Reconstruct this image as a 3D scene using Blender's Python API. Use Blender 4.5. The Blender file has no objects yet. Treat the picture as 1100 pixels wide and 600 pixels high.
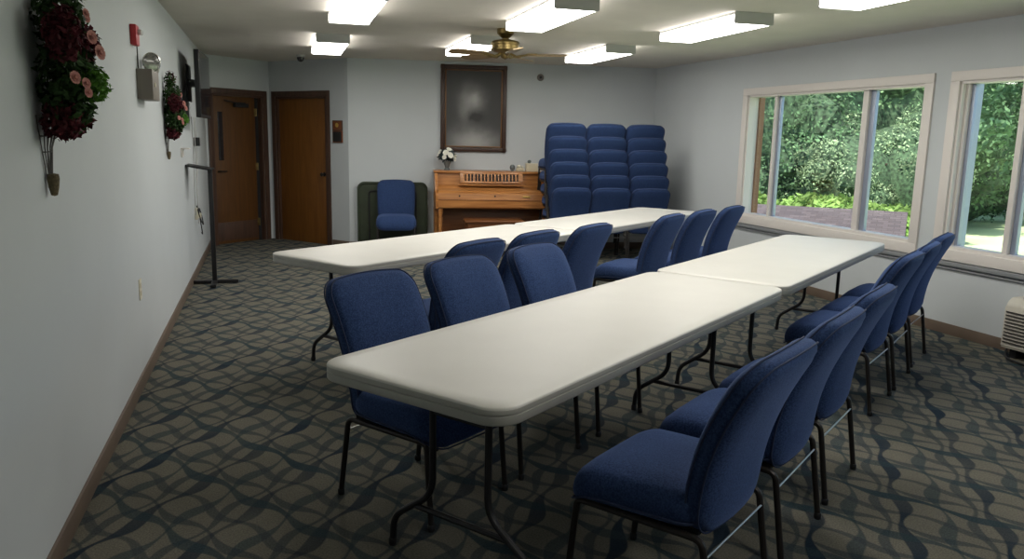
import bpy, bmesh, math, random
from mathutils import Vector, Matrix, noise as mnoise
random.seed(7)
PI = math.pi
scene = bpy.context.scene
COL = scene.collection

# ------------------------------------------------------------------ materials
def new_mat(name):
    m = bpy.data.materials.new(name); m.use_nodes = True
    nt = m.node_tree
    return m, nt, nt.nodes['Principled BSDF']

def mat(name, col, rough=0.6, metal=0.0, var=0.0, scale=20.0, bump=0.0, bscale=200.0, spec=None, coat=0, sheen=0, stretch=None):
    m, nt, b = new_mat(name)
    b.inputs['Base Color'].default_value = (*col, 1)
    b.inputs['Roughness'].default_value = rough
    b.inputs['Metallic'].default_value = metal
    if spec is not None: b.inputs['Specular IOR Level'].default_value = spec
    if coat: b.inputs['Coat Weight'].default_value = coat
    if sheen:
        b.inputs['Sheen Weight'].default_value = sheen
    tc = nt.nodes.new('ShaderNodeTexCoord')
    src = tc.outputs['Object']
    if stretch:
        mp = nt.nodes.new('ShaderNodeMapping'); mp.inputs['Scale'].default_value = stretch
        nt.links.new(src, mp.inputs['Vector']); src = mp.outputs['Vector']
    if var:
        n = nt.nodes.new('ShaderNodeTexNoise'); n.inputs['Scale'].default_value = scale
        n.inputs['Detail'].default_value = 4
        nt.links.new(src, n.inputs['Vector'])
        r = nt.nodes.new('ShaderNodeMapRange')
        r.inputs['From Min'].default_value = .3; r.inputs['From Max'].default_value = .7
        r.inputs['To Min'].default_value = 1 - var; r.inputs['To Max'].default_value = 1 + var
        nt.links.new(n.outputs['Fac'], r.inputs['Value'])
        mx = nt.nodes.new('ShaderNodeVectorMath'); mx.operation = 'SCALE'
        mx.inputs[0].default_value = col
        nt.links.new(r.outputs['Result'], mx.inputs['Scale'])
        nt.links.new(mx.outputs['Vector'], b.inputs['Base Color'])
    if bump:
        n = nt.nodes.new('ShaderNodeTexNoise'); n.inputs['Scale'].default_value = bscale
        n.inputs['Detail'].default_value = 3
        nt.links.new(tc.outputs['Object'], n.inputs['Vector'])
        bp = nt.nodes.new('ShaderNodeBump'); bp.inputs['Strength'].default_value = bump
        bp.inputs['Distance'].default_value = .005
        nt.links.new(n.outputs['Fac'], bp.inputs['Height']); nt.links.new(bp.outputs['Normal'], b.inputs['Normal'])
    return m

def leafmat(name, col, var=.5, trans=.35, scale=3.0):
    m, nt, b = new_mat(name)
    out = nt.nodes['Material Output']
    tc = nt.nodes.new('ShaderNodeTexCoord')
    n = nt.nodes.new('ShaderNodeTexNoise'); n.inputs['Scale'].default_value = scale; n.inputs['Detail'].default_value = 5
    nt.links.new(tc.outputs['Object'], n.inputs['Vector'])
    r = nt.nodes.new('ShaderNodeMapRange'); r.inputs['From Min'].default_value = .35; r.inputs['From Max'].default_value = .65
    r.inputs['To Min'].default_value = 1 - var; r.inputs['To Max'].default_value = 1 + var
    nt.links.new(n.outputs['Fac'], r.inputs['Value'])
    mx = nt.nodes.new('ShaderNodeVectorMath'); mx.operation = 'SCALE'; mx.inputs[0].default_value = col
    nt.links.new(r.outputs['Result'], mx.inputs['Scale'])
    nt.links.new(mx.outputs['Vector'], b.inputs['Base Color']); b.inputs['Roughness'].default_value = .5
    b.inputs['Specular IOR Level'].default_value = .08
    t = nt.nodes.new('ShaderNodeBsdfTranslucent'); nt.links.new(mx.outputs['Vector'], t.inputs['Color'])
    ms = nt.nodes.new('ShaderNodeMixShader'); ms.inputs['Fac'].default_value = trans
    nt.links.new(b.outputs[0], ms.inputs[1]); nt.links.new(t.outputs[0], ms.inputs[2])
    nt.links.new(ms.outputs[0], out.inputs['Surface'])
    return m

def woodmat(name, c1, c2, rough=.4, axis='z', scale=6.0):
    m, nt, b = new_mat(name)
    tc = nt.nodes.new('ShaderNodeTexCoord'); mp = nt.nodes.new('ShaderNodeMapping')
    s = {'x': (.6, 8, 8), 'y': (8, .6, 8), 'z': (8, 8, .6)}[axis]
    mp.inputs['Scale'].default_value = s
    nt.links.new(tc.outputs['Object'], mp.inputs['Vector'])
    n = nt.nodes.new('ShaderNodeTexNoise'); n.inputs['Scale'].default_value = scale; n.inputs['Detail'].default_value = 6
    n.inputs['Distortion'].default_value = .6
    nt.links.new(mp.outputs['Vector'], n.inputs['Vector'])
    cr = nt.nodes.new('ShaderNodeValToRGB'); cr.color_ramp.elements[0].position = .35; cr.color_ramp.elements[1].position = .65
    cr.color_ramp.elements[0].color = (*c1, 1); cr.color_ramp.elements[1].color = (*c2, 1)
    nt.links.new(n.outputs['Fac'], cr.inputs['Fac']); nt.links.new(cr.outputs['Color'], b.inputs['Base Color'])
    b.inputs['Roughness'].default_value = rough
    return m

def emit(name, col, s):
    m, nt, b = new_mat(name)
    b.inputs['Base Color'].default_value = (.8, .8, .8, 1)
    b.inputs['Emission Color'].default_value = (*col, 1); b.inputs['Emission Strength'].default_value = s
    return m

class N:
    """small helper for math node chains"""
    def __init__(s, nt): s.nt = nt
    def m(s, op, a, b=None, c=None, clamp=False):
        n = s.nt.nodes.new('ShaderNodeMath'); n.operation = op; n.use_clamp = clamp
        for i, v in enumerate((a, b, c)):
            if v is None: continue
            if isinstance(v, (int, float)): n.inputs[i].default_value = v
            else: s.nt.links.new(v, n.inputs[i])
        return n.outputs[0]
    def mix(s, f, a, b):
        n = s.nt.nodes.new('ShaderNodeMix'); n.data_type = 'RGBA'
        s.nt.links.new(f, n.inputs[0])
        for i, v in ((6, a), (7, b)):
            if isinstance(v, tuple): n.inputs[i].default_value = (*v, 1)
            else: s.nt.links.new(v, n.inputs[i])
        return n.outputs[2]

def carpet():
    m, nt, b = new_mat('patterned_carpet'); q = N(nt)
    g = nt.nodes.new('ShaderNodeNewGeometry'); sp = nt.nodes.new('ShaderNodeSeparateXYZ')
    nt.links.new(g.outputs['Position'], sp.inputs[0])
    x, y = sp.outputs[0], sp.outputs[1]
    xs = q.m('MULTIPLY', x, 1/.215); ys = q.m('MULTIPLY', y, 1/.30)
    s = q.m('SUBTRACT', q.m('MULTIPLY', q.m('ADD', xs, ys), .5), .76)
    t = q.m('SUBTRACT', q.m('MULTIPLY', q.m('SUBTRACT', ys, xs), .5), .67)
    def band(a, c, sign, w, amp=.13, off=0.0, fat=0.0, ph=0.0):
        # curve c = n + sign*amp*sin(pi*a)
        sn = q.m('MULTIPLY', q.m('SINE', q.m('MULTIPLY', a, 2*PI)), sign*amp)
        d = q.m('SUBTRACT', q.m('SUBTRACT', c, sn), off)
        f = q.m('ABSOLUTE', q.m('SUBTRACT', q.m('FRACT', q.m('ADD', d, .5)), .5))
        # width is broken along the band
        k_ = q.m('COSINE', q.m('MULTIPLY', q.m('ADD', a, ph), 2*PI))
        wd_ = q.m('ADD', q.m('MULTIPLY', q.m('ADD', k_, 1), fat*.5), w)
        return q.m('SUBTRACT', 1, q.m('DIVIDE', q.m('SUBTRACT', f, wd_), .02, clamp=True), clamp=True)
    def smooth(v): return q.m('MINIMUM', q.m('MAXIMUM', v, 0), 1)
    n = nt.nodes.new('ShaderNodeTexNoise'); n.inputs['Scale'].default_value = 150; n.inputs['Detail'].default_value = 2
    nt.links.new(g.outputs['Position'], n.inputs['Vector'])
    n2 = nt.nodes.new('ShaderNodeTexNoise'); n2.inputs['Scale'].default_value = 9; n2.inputs['Detail'].default_value = 2
    nt.links.new(g.outputs['Position'], n2.inputs['Vector'])
    base = q.mix(n2.outputs['Fac'], (.112, .108, .086), (.150, .136, .108))
    mid = (.038, .047, .052); dark = (.014, .024, .036); teal = (.024, .042, .050)
    d1 = band(s, t, 1, .012, amp=.045, fat=.080, ph=.12); d3 = band(t, s, -1, .026, amp=.050, fat=.050, ph=-.12)
    d2 = band(s, t, -1, .010, amp=.055, off=.22, fat=.045, ph=.35); d4 = band(t, s, 1, .010, amp=.055, off=.22, fat=.045, ph=.35)
    d5 = band(s, t, 1, .006, amp=.05, off=.55, fat=.070, ph=.6); d6 = band(t, s, -1, .018, amp=.06, off=.58, fat=.040, ph=.6)
    wv = nt.nodes.new('ShaderNodeTexNoise'); wv.inputs['Scale'].default_value = 2.2
    nt.links.new(g.outputs['Position'], wv.inputs['Vector'])
    fade = q.m('MULTIPLY', q.m('SUBTRACT', wv.outputs['Fac'], .32), 3.2, clamp=True)
    c = q.mix(q.m('MULTIPLY', d2, .75), base, mid)
    c = q.mix(q.m('MULTIPLY', d4, .75), c, mid)
    c = q.mix(q.m('MULTIPLY', d5, .7), c, teal)
    c = q.mix(q.m('MULTIPLY', d6, .7), c, mid)
    c = q.mix(q.m('MULTIPLY', d1, q.m('ADD', .6, q.m('MULTIPLY', fade, .4))), c, dark)
    c = q.mix(q.m('MULTIPLY', d3, q.m('SUBTRACT', 1, q.m('MULTIPLY', fade, .35))), c, teal)
    sc = nt.nodes.new('ShaderNodeVectorMath'); sc.operation = 'SCALE'
    nt.links.new(c, sc.inputs[0])
    nt.links.new(q.m('ADD', .35, q.m('MULTIPLY', n.outputs['Fac'], 1.3)), sc.inputs['Scale'])
    nt.links.new(sc.outputs[0], b.inputs['Base Color'])
    b.inputs['Roughness'].default_value = .95; b.inputs['Specular IOR Level'].default_value = .1
    bp = nt.nodes.new('ShaderNodeBump'); bp.inputs['Strength'].default_value = .5; bp.inputs['Distance'].default_value = .004
    nt.links.new(n.outputs['Fac'], bp.inputs['Height']); nt.links.new(bp.outputs['Normal'], b.inputs['Normal'])
    return m

def fabric():
    m, nt, b = new_mat('blue_fabric'); q = N(nt)
    tc = nt.nodes.new('ShaderNodeTexCoord')
    n = nt.nodes.new('ShaderNodeTexNoise'); n.inputs['Scale'].default_value = 170; n.inputs['Detail'].default_value = 3
    nt.links.new(tc.outputs['Object'], n.inputs['Vector'])
    f = q.m('MULTIPLY', q.m('SUBTRACT', n.outputs['Fac'], .35), 3.2, clamp=True)
    c = q.mix(f, (.013, .027, .078), (.033, .062, .155))
    nt.links.new(c, b.inputs['Base Color'])
    b.inputs['Roughness'].default_value = .9; b.inputs['Specular IOR Level'].default_value = .15
    b.inputs['Sheen Weight'].default_value = .25; b.inputs['Sheen Roughness'].default_value = .5
    b.inputs['Sheen Tint'].default_value = (.35, .5, 1, 1)
    bp = nt.nodes.new('ShaderNodeBump'); bp.inputs['Strength'].default_value = .35; bp.inputs['Distance'].default_value = .002
    nt.links.new(n.outputs['Fac'], bp.inputs['Height']); nt.links.new(bp.outputs['Normal'], b.inputs['Normal'])
    return m

def painting():
    m, nt, b = new_mat('grey_painting'); q = N(nt)
    tc = nt.nodes.new('ShaderNodeTexCoord'); sp = nt.nodes.new('ShaderNodeSeparateXYZ')
    ns = nt.nodes.new('ShaderNodeTexNoise'); ns.inputs['Scale'].default_value = 7; ns.inputs['Detail'].default_value = 5
    nt.links.new(tc.outputs['Object'], ns.inputs['Vector'])
    va = nt.nodes.new('ShaderNodeVectorMath'); va.operation = 'MULTIPLY_ADD'
    nt.links.new(ns.outputs['Color'], va.inputs[0]); va.inputs[1].default_value = (.10, .1, .10)
    nt.links.new(tc.outputs['Object'], va.inputs[2]); nt.links.new(va.outputs[0], sp.inputs[0])
    x, z = sp.outputs[0], sp.outputs[2]
    def blob(cx, cz, rx, rz, a):
        dx = q.m('DIVIDE', q.m('SUBTRACT', x, cx + .05), rx); dz = q.m('DIVIDE', q.m('SUBTRACT', z, cz + .05), rz)
        r2 = q.m('ADD', q.m('MULTIPLY', dx, dx), q.m('MULTIPLY', dz, dz))
        return q.m('MULTIPLY', q.m('EXPONENT', q.m('MULTIPLY', r2, -1)), a)
    v = blob(0.0, .10, .13, .17, .26)
    for a in ((0, -.42, .30, .15, .34), (-.12, .02, .09, .22, .12), (.02, .13, .06, .07, .12)):
        v = q.m('ADD', v, blob(*a))
    v = q.m('SUBTRACT', v, blob(.02, -.08, .09, .07, .16))
    v = q.m('MAXIMUM', q.m('ADD', q.m('MULTIPLY', v, .9), .030), .014)
    cc = nt.nodes.new('ShaderNodeCombineColor')
    nt.links.new(v, cc.inputs[0]); nt.links.new(v, cc.inputs[1]); nt.links.new(q.m('MULTIPLY', v, .97), cc.inputs[2])
    nt.links.new(cc.outputs[0], b.inputs['Base Color']); b.inputs['Roughness'].default_value = .45
    return m

M = {}
M['wall'] = mat('wall_paint', (.50, .53, .545), .65, var=.02, scale=2, bump=.05, bscale=60)
M['ceil'] = mat('ceiling_paint', (.66, .62, .555), .9, var=.04, scale=3, bump=.4, bscale=90)
M['carpet'] = carpet()
M['base'] = mat('brown_vinyl_base', (.135, .098, .073), .5, var=.1, scale=5)
M['fabric'] = fabric()
M['piping'] = mat('blue_piping', (.014, .026, .072), .85)
M['bronze'] = mat('dark_bronze_tube', (.030, .026, .024), .38, .55)
M['chrome'] = mat('worn_steel', (.45, .44, .42), .35, .9)
M['under'] = mat('black_dust_cover', (.008, .008, .009), .9)
M['plastic'] = mat('white_table_plastic', (.62, .605, .56), .42, var=.025, scale=4, bump=.12, bscale=300)
M['plastic_edge'] = mat('grey_table_edge', (.40, .39, .355), .5, var=.03, scale=9)
M['tleg'] = mat('black_table_steel', (.020, .020, .022), .4, .4)
M['tleg_grey'] = mat('grey_table_steel', (.33, .32, .30), .4, .5)
M['trim'] = mat('white_vinyl', (.66, .62, .585), .45)
M['trimshade'] = mat('aluminium_track', (.30, .34, .43), .35, .3)
M['ledge'] = mat('grey_ledge', (.22, .23, .24), .5)
M['fixture'] = mat('fixture_white', (.48, .48, .47), .4)
M['lens'] = emit('lit_diffuser', (1, .97, .91), 16.5)
M['lens_side'] = emit('lit_diffuser_side', (1, .97, .91), 6)
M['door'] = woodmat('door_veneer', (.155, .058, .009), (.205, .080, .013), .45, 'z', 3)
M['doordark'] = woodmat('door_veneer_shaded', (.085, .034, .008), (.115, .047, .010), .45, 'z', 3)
M['casing'] = woodmat('dark_casing', (.055, .028, .018), (.085, .043, .026), .5, 'z', 4)
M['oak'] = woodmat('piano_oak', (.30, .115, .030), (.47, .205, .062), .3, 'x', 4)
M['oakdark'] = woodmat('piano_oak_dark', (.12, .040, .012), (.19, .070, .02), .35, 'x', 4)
M['black'] = mat('black_satin', (.010, .010, .011), .4)
M['blackm'] = mat('black_matte', (.012, .012, .013), .8)
M['brass'] = mat('antique_brass', (.26, .19, .075), .35, .85, var=.25, scale=25)
M['blade'] = woodmat('fan_blade_wood', (.18, .12, .055), (.28, .20, .10), .4, 'x', 5)
M['gold'] = mat('bright_brass', (.75, .52, .14), .3, .9)
M['silver'] = mat('lamp_reflector', (.75, .75, .72), .15, 1)
M['lampglass'] = mat('lamp_glass', (.16, .16, .15), .12, .3, var=.5, scale=30)
M['beige'] = mat('beige_metal', (.17, .15, .125), .5)
M['red'] = mat('alarm_red', (.42, .02, .03), .4)
M['clear'] = mat('strobe_lens', (.7, .72, .72), .15)
M['green'] = mat('dark_olive_vinyl', (.022, .032, .014), .6, var=.2, scale=10)
M['frame'] = woodmat('portrait_frame', (.030, .013, .007), (.055, .022, .012), .4, 'z', 6)
M['framegold'] = mat('inner_gold_lip', (.17, .085, .035), .4, .4)
M['art'] = painting()
M['ivory'] = mat('ivory_plastic', (.62, .58, .45), .5)
M['cream'] = mat('cream_box', (.55, .50, .36), .6)
M['acbeige'] = mat('ac_beige', (.52, .49, .42), .5)
M['slot'] = mat('dark_slot', (.05, .045, .04), .7)
M['screen'] = mat('screen_glass', (.020, .020, .024), .10, coat=.5)
M['plaque'] = mat('copper_plaque', (.20, .065, .025), .35, .3)
M['vase'] = mat('grey_glass_vase', (.13, .15, .15), .2, .2)
M['white'] = mat('white_petals', (.75, .74, .66), .7)
M['navyleaf'] = leafmat('dusky_leaves', (.060, .085, .095), .5, .2, 40)
M['leaf_dark'] = leafmat('dark_green_leaves', (.030, .062, .020), .65, .2, 30)
M['leaf_bright'] = leafmat('bright_green_leaves', (.085, .21, .03), .4, .3, 30)
M['burgundy'] = leafmat('burgundy_leaves', (.070, .014, .019), .6, .15, 30)
M['rose'] = mat('dusty_pink_petals', (.36, .14, .115), .7, var=.25, scale=60)
M['wicker'] = mat('moss_and_wicker', (.11, .085, .045), .9, var=.4, scale=90, bump=.6)
M['wire'] = mat('white_rusty_wire', (.10, .09, .085), .6)
M['twig'] = mat('brown_twig', (.05, .03, .02), .8)
M['bark'] = mat('bark', (.07, .05, .035), .9, var=.3, scale=9, bump=.5, bscale=20)
M['tree1'] = leafmat('tree_leaves_mid', (.24, .37, .19), .65, .35, 1.5)
M['tree2'] = leafmat('tree_leaves_dark', (.14, .24, .12), .65, .3, 1.5)
M['tree3'] = leafmat('tree_leaves_pale', (.36, .47, .27), .55, .35, .9)
M['lime'] = leafmat('sunlit_shrub_leaves', (.34, .52, .15), .5, .4, 1.5)
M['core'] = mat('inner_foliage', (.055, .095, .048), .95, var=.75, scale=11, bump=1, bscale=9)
M['lawn'] = mat('lawn', (.55, .66, .36), .95, var=.25, scale=.6)
M['extwall'] = mat('shed_siding', (.55, .52, .45), .8)
M['cedar'] = mat('brown_exterior_jamb', (.25, .12, .06), .7)
M['cable'] = mat('white_cable', (.38, .38, .37), .5)

def shingle():
    m, nt, b = new_mat('brown_shingles')
    tc = nt.nodes.new('ShaderNodeTexCoord')
    br = nt.nodes.new('ShaderNodeTexBrick')
    br.inputs['Color1'].default_value = (.070, .056, .060, 1); br.inputs['Color2'].default_value = (.115, .092, .096, 1)
    br.inputs['Mortar'].default_value = (.06, .045, .045, 1); br.inputs['Scale'].default_value = 1
    br.inputs['Brick Width'].default_value = .17; br.inputs['Row Height'].default_value = .07; br.inputs['Mortar Size'].default_value = .006
    nt.links.new(tc.outputs['Object'], br.inputs['Vector'])
    nt.links.new(br.outputs['Color'], b.inputs['Base Color']); b.inputs['Roughness'].default_value = .9
    return m
M['shingle'] = shingle()

def glass():
    m, nt, b = new_mat('window_glass'); out = nt.nodes['Material Output']
    tr = nt.nodes.new('ShaderNodeBsdfTransparent'); tr.inputs['Color'].default_value = (.95, .97, .96, 1)
    gl = nt.nodes.new('ShaderNodeBsdfGlossy'); gl.inputs['Roughness'].default_value = .02
    lw = nt.nodes.new('ShaderNodeLayerWeight'); lw.inputs['Blend'].default_value = .5
    q = N(nt); fr_ = q.m('ADD', q.m('MULTIPLY', q.m('POWER', lw.outputs['Facing'], 5), .6), .035)
    ms = nt.nodes.new('ShaderNodeMixShader')
    nt.links.new(fr_, ms.inputs[0]); nt.links.new(tr.outputs[0], ms.inputs[1]); nt.links.new(gl.outputs[0], ms.inputs[2])
    nt.links.new(ms.outputs[0], out.inputs['Surface'])
    return m
M['glass'] = glass()

# ------------------------------------------------------------------ mesh helpers
def link(name, me, m, parent=None, mats=None):
    for mm in (mats or [m]): me.materials.append(mm)
    o = bpy.data.objects.new(name, me); COL.objects.link(o)
    if parent is not None: o.parent = parent
    return o

def from_bm(name, bm, m, parent=None, smooth=True, mats=None, angle=35):
    me = bpy.data.meshes.new(name); bmesh.ops.recalc_face_normals(bm, faces=bm.faces); bm.to_mesh(me); bm.free()
    if smooth:
        me.polygons.foreach_set('use_smooth', [True]*len(me.polygons))
        try: me.set_sharp_from_angle(angle=math.radians(angle))
        except Exception: pass
    return link(name, me, m, parent, mats)

def bm_box(bm, c, s, rot=None, bevel=0.0, mi=0):
    t = bmesh.new(); bmesh.ops.create_cube(t, size=1)
    bmesh.ops.scale(t, vec=s, verts=t.verts)
    if bevel: bmesh.ops.bevel(t, geom=t.edges[:], offset=bevel, segments=2, affect='EDGES', profile=.6)
    mtx = Matrix.Translation(c) @ (rot.to_4x4() if rot is not None else Matrix())
    t.transform(mtx); bm_join(bm, t, mi)

def bm_join(bm, t, mi=0):
    mp = {}
    for v in t.verts: mp[v] = bm.verts.new(v.co)
    for f in t.faces:
        try:
            nf = bm.faces.new([mp[v] for v in f.verts]); nf.material_index = mi or f.material_index
        except ValueError: pass
    t.free()

def catmull(pts, n=5):
    pts = [Vector(p) for p in pts]
    if len(pts) < 3: return pts
    P = [pts[0]*2 - pts[1]] + pts + [pts[-1]*2 - pts[-2]]
    out = []
    for i in range(1, len(P) - 2):
        a, b, c, d = P[i-1:i+3]
        for k in range(n):
            t = k/n
            out.append(.5*((2*b) + (c-a)*t + (2*a-5*b+4*c-d)*t*t + (-a+3*b-3*c+d)*t**3))
    out.append(pts[-1]); return out

def fillet(pts, r, n=4):
    pts = [Vector(p) for p in pts]; out = [pts[0]]
    for i in range(1, len(pts)-1):
        a, b, c = pts[i-1], pts[i], pts[i+1]
        da = (a-b); dc = (c-b); k = min(r, da.length*.45, dc.length*.45)
        p0 = b + da.normalized()*k; p1 = b + dc.normalized()*k
        for j in range(n+1):
            t = j/n; out.append((1-t)**2*p0 + 2*t*(1-t)*b + t*t*p1)
    out.append(pts[-1]); return out

def bm_tube(bm, pts, r, seg=8, closed=False, mi=0):
    pts = [Vector(p) for p in pts]; rings = []
    n = len(pts); up = None
    for i, p in enumerate(pts):
        if closed: d = pts[(i+1) % n] - pts[i-1]
        else: d = pts[min(i+1, n-1)] - pts[max(i-1, 0)]
        d.normalize()
        if up is None:
            up = d.orthogonal().normalized()
        else:
            up = (up - d*up.dot(d))
            up = up.normalized() if up.length > 1e-6 else d.orthogonal().normalized()
        side = d.cross(up)
        rr = r(i/(n-1)) if callable(r) else r
        rings.append([bm.verts.new(p + (up*math.cos(2*PI*k/seg) + side*math.sin(2*PI*k/seg))*rr) for k in range(seg)])
    R = list(zip(rings, rings[1:])) + ([(rings[-1], rings[0])] if closed else [])
    for a, b in R:
        for k in range(seg):
            f = bm.faces.new((a[k], a[(k+1) % seg], b[(k+1) % seg], b[k])); f.material_index = mi
    if not closed:
        bm.faces.new(rings[0][::-1]).material_index = mi; bm.faces.new(rings[-1]).material_index = mi

def bm_lathe(bm, prof, c=(0, 0, 0), seg=20, rot=None, mi=0):
    t = bmesh.new(); rings = []
    for r, z in prof:
        if r < 1e-6: rings.append([t.verts.new((0, 0, z))])
        else: rings.append([t.verts.new((r*math.cos(2*PI*k/seg), r*math.sin(2*PI*k/seg), z)) for k in range(seg)])
    for a, b in zip(rings, rings[1:]):
        for k in range(seg):
            if len(a) == 1 and len(b) == 1: continue
            if len(a) == 1: t.faces.new((a[0], b[(k+1) % seg], b[k]))
            elif len(b) == 1: t.faces.new((a[k], a[(k+1) % seg], b[0]))
            else: t.faces.new((a[k], a[(k+1) % seg], b[(k+1) % seg], b[k]))
    if len(rings[0]) > 1: t.faces.new(rings[0][::-1])
    if len(rings[-1]) > 1: t.faces.new(rings[-1])
    for f in t.faces: f.material_index = mi
    t.transform(Matrix.Translation(c) @ (rot.to_4x4() if rot is not None else Matrix()))
    bm_join(bm, t)

def bm_sphere(bm, c, r, sc=(1, 1, 1), sub=2, mi=0):
    t = bmesh.new(); bmesh.ops.create_icosphere(t, subdivisions=sub, radius=r)
    bmesh.ops.scale(t, vec=sc, verts=t.verts); t.transform(Matrix.Translation(c)); bm_join(bm, t, mi)

def rrect(w, h, r, n=6, bulge=0.0):
    """rounded rectangle outline, optional outward bulge of the sides"""
    pts = []
    for cx, cy, a0 in ((w/2-r, h/2-r, 0), (-w/2+r, h/2-r, 90), (-w/2+r, -h/2+r, 180), (w/2-r, -h/2+r, 270)):
        for k in range(n+1):
            a = math.radians(a0 + 90*k/n); pts.append([cx + r*math.cos(a), cy + r*math.sin(a)])
    # subdivide straight edges
    out = []
    L = len(pts)
    for i in range(L):
        a = pts[i]; b = pts[(i+1) % L]; out.append(a)
        d = math.hypot(b[0]-a[0], b[1]-a[1])
        if d > .06:
            k = int(d/.05)
            for j in range(1, k): out.append([a[0]+(b[0]-a[0])*j/k, a[1]+(b[1]-a[1])*j/k])
    if bulge:
        for p in out:
            p[0] *= 1 + bulge*(1-(2*p[1]/h)**2); p[1] *= 1 + bulge*(1-(2*p[0]/w)**2)
    return out

def cushion(w, h, r, T, edge, dome, deform, bulge=0.0, dome2=0.0):
    """rounded cushion; built in (x,y) outline, z thickness, each vertex passed through deform(x,y,z)"""
    bm = bmesh.new(); rings = []
    def ring(ins, z):
        sx = (w-2*ins)/w; sy = (h-2*ins)/h
        rings.append([(p[0]*sx, p[1]*sy, z) for p in rrect(w, h, r, bulge=bulge)])
    inn = [min(w, h)*.48*f for f in (1, .8, .6, .4, .22)]
    for i in inn: ring(max(i, edge), -T/2 - dome2*min(1, i/(min(w, h)*.3))**.5)
    for k in range(0, 9):
        a = -PI/2 + PI*k/8; ring(edge*(1-math.cos(a)), T/2*math.sin(a))
    for i in inn[::-1]: ring(max(i, edge), T/2 + dome*math.sin(min(1, i/(min(w, h)*.42))*PI/2))
    V = [[bm.verts.new(deform(*p)) for p in rg] for rg in rings]
    for a, b in zip(V, V[1:]):
        n = len(a)
        for k in range(n): bm.faces.new((a[k], a[(k+1) % n], b[(k+1) % n], b[k]))
    bm.faces.new(V[0][::-1]); bm.faces.new(V[-1])
    return bm

def tag(o, label=None, cat=None, group=None, kind=None):
    if label: o['label'] = label
    if cat: o['category'] = cat
    if group: o['group'] = group
    if kind: o['kind'] = kind
    return o

def empty(name, loc=(0, 0, 0), rz=0.0, label=None, cat=None, group=None):
    o = bpy.data.objects.new(name, None); COL.objects.link(o); o.empty_display_size = .1
    o.location = loc; o.rotation_euler = (0, 0, rz)
    return tag(o, label, cat, group)

def copy_tree(src, name=None):
    r = src.copy(); COL.objects.link(r)
    def rec(a, b):
        for ch in [c for c in a.children]:
            c = ch.copy(); COL.objects.link(c); c.parent = b; rec(ch, c)
    rec(src, r); return r

def struct(o): o['kind'] = 'structure'; return o

# ------------------------------------------------------------------ camera
# calibrated pose: eye 1.47 m above the carpet, 0.73 m from the left wall
CX, CZ, F = .732, 1.4713, 852.1
pitch, yaw, roll = .1779, .2994, .0214
fw = Vector((math.sin(yaw)*math.cos(pitch), math.cos(yaw)*math.cos(pitch), -math.sin(pitch)))
r0 = Vector((math.cos(yaw), -math.sin(yaw), 0)); u0 = r0.cross(fw)
rt = r0*math.cos(roll) + u0*math.sin(roll); up = u0*math.cos(roll) - r0*math.sin(roll)
cam = bpy.data.cameras.new('camera'); cam.sensor_width = 36; cam.lens = 36*F/1100; cam.clip_start = .05; cam.clip_end = 300
co = bpy.data.objects.new('camera', cam); COL.objects.link(co)
mw = Matrix((rt, up, -fw)).transposed().to_4x4(); mw.translation = Vector((CX, 0, CZ))
co.matrix_world = mw; scene.camera = co

# ------------------------------------------------------------------ room shell
H = 2.40; Y0 = -2.2
RX = lambda y: 6.031 - .0336*y
A = (0, 10.85); Bc = (.785, 11.55); C = (1.73, 10.43); D = (RX(9.80), 9.80)
T = .14

def wall(name, p0, p1, holes=(), thick=T, side=1, z0=0.0, z1=H, m='wall'):
    """wall from p0 to p1; holes are (s0,s1,z0,z1); thickness grows to the `side` of the run, away from the room"""
    p0 = Vector((*p0, 0)); p1 = Vector((*p1, 0)); d = (p1-p0); L = d.length; d.normalize()
    nrm = Vector((-d.y, d.x, 0))*side
    bm = bmesh.new()
    xs = sorted({0, L, *[h[0] for h in holes], *[h[1] for h in holes]}); zs = sorted({z0, z1, *[h[2] for h in holes], *[h[3] for h in holes]})
    rot = Matrix((d, nrm, Vector((0, 0, 1)))).transposed()
    for a, b in zip(xs, xs[1:]):
        for c, e in zip(zs, zs[1:]):
            if any(h[0] <= (a+b)/2 <= h[1] and h[2] <= (c+e)/2 <= h[3] for h in holes): continue
            bm_box(bm, p0 + d*((a+b)/2) + nrm*thick/2 + Vector((0, 0, (c+e)/2)), (b-a, thick, e-c), rot)
    bmesh.ops.remove_doubles(bm, verts=bm.verts, dist=1e-5)
    return struct(from_bm(name, bm, M[m], smooth=False))

def strip(name, p0, p1, z0, z1, t, m, side=-1, kind='structure'):
    p0 = Vector((*p0, 0)); p1 = Vector((*p1, 0)); d = (p1-p0); L = d.length; d.normalize(); n = Vector((-d.y, d.x, 0))*side
    bm = bmesh.new(); rot = Matrix((d, n, Vector((0, 0, 1)))).transposed()
    bm_box(bm, p0 + d*L/2 + n*t/2 + Vector((0, 0, (z0+z1)/2)), (L, t, z1-z0), rot, bevel=min(.003, t*.3))
    o = from_bm(name, bm, m); return struct(o)

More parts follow.
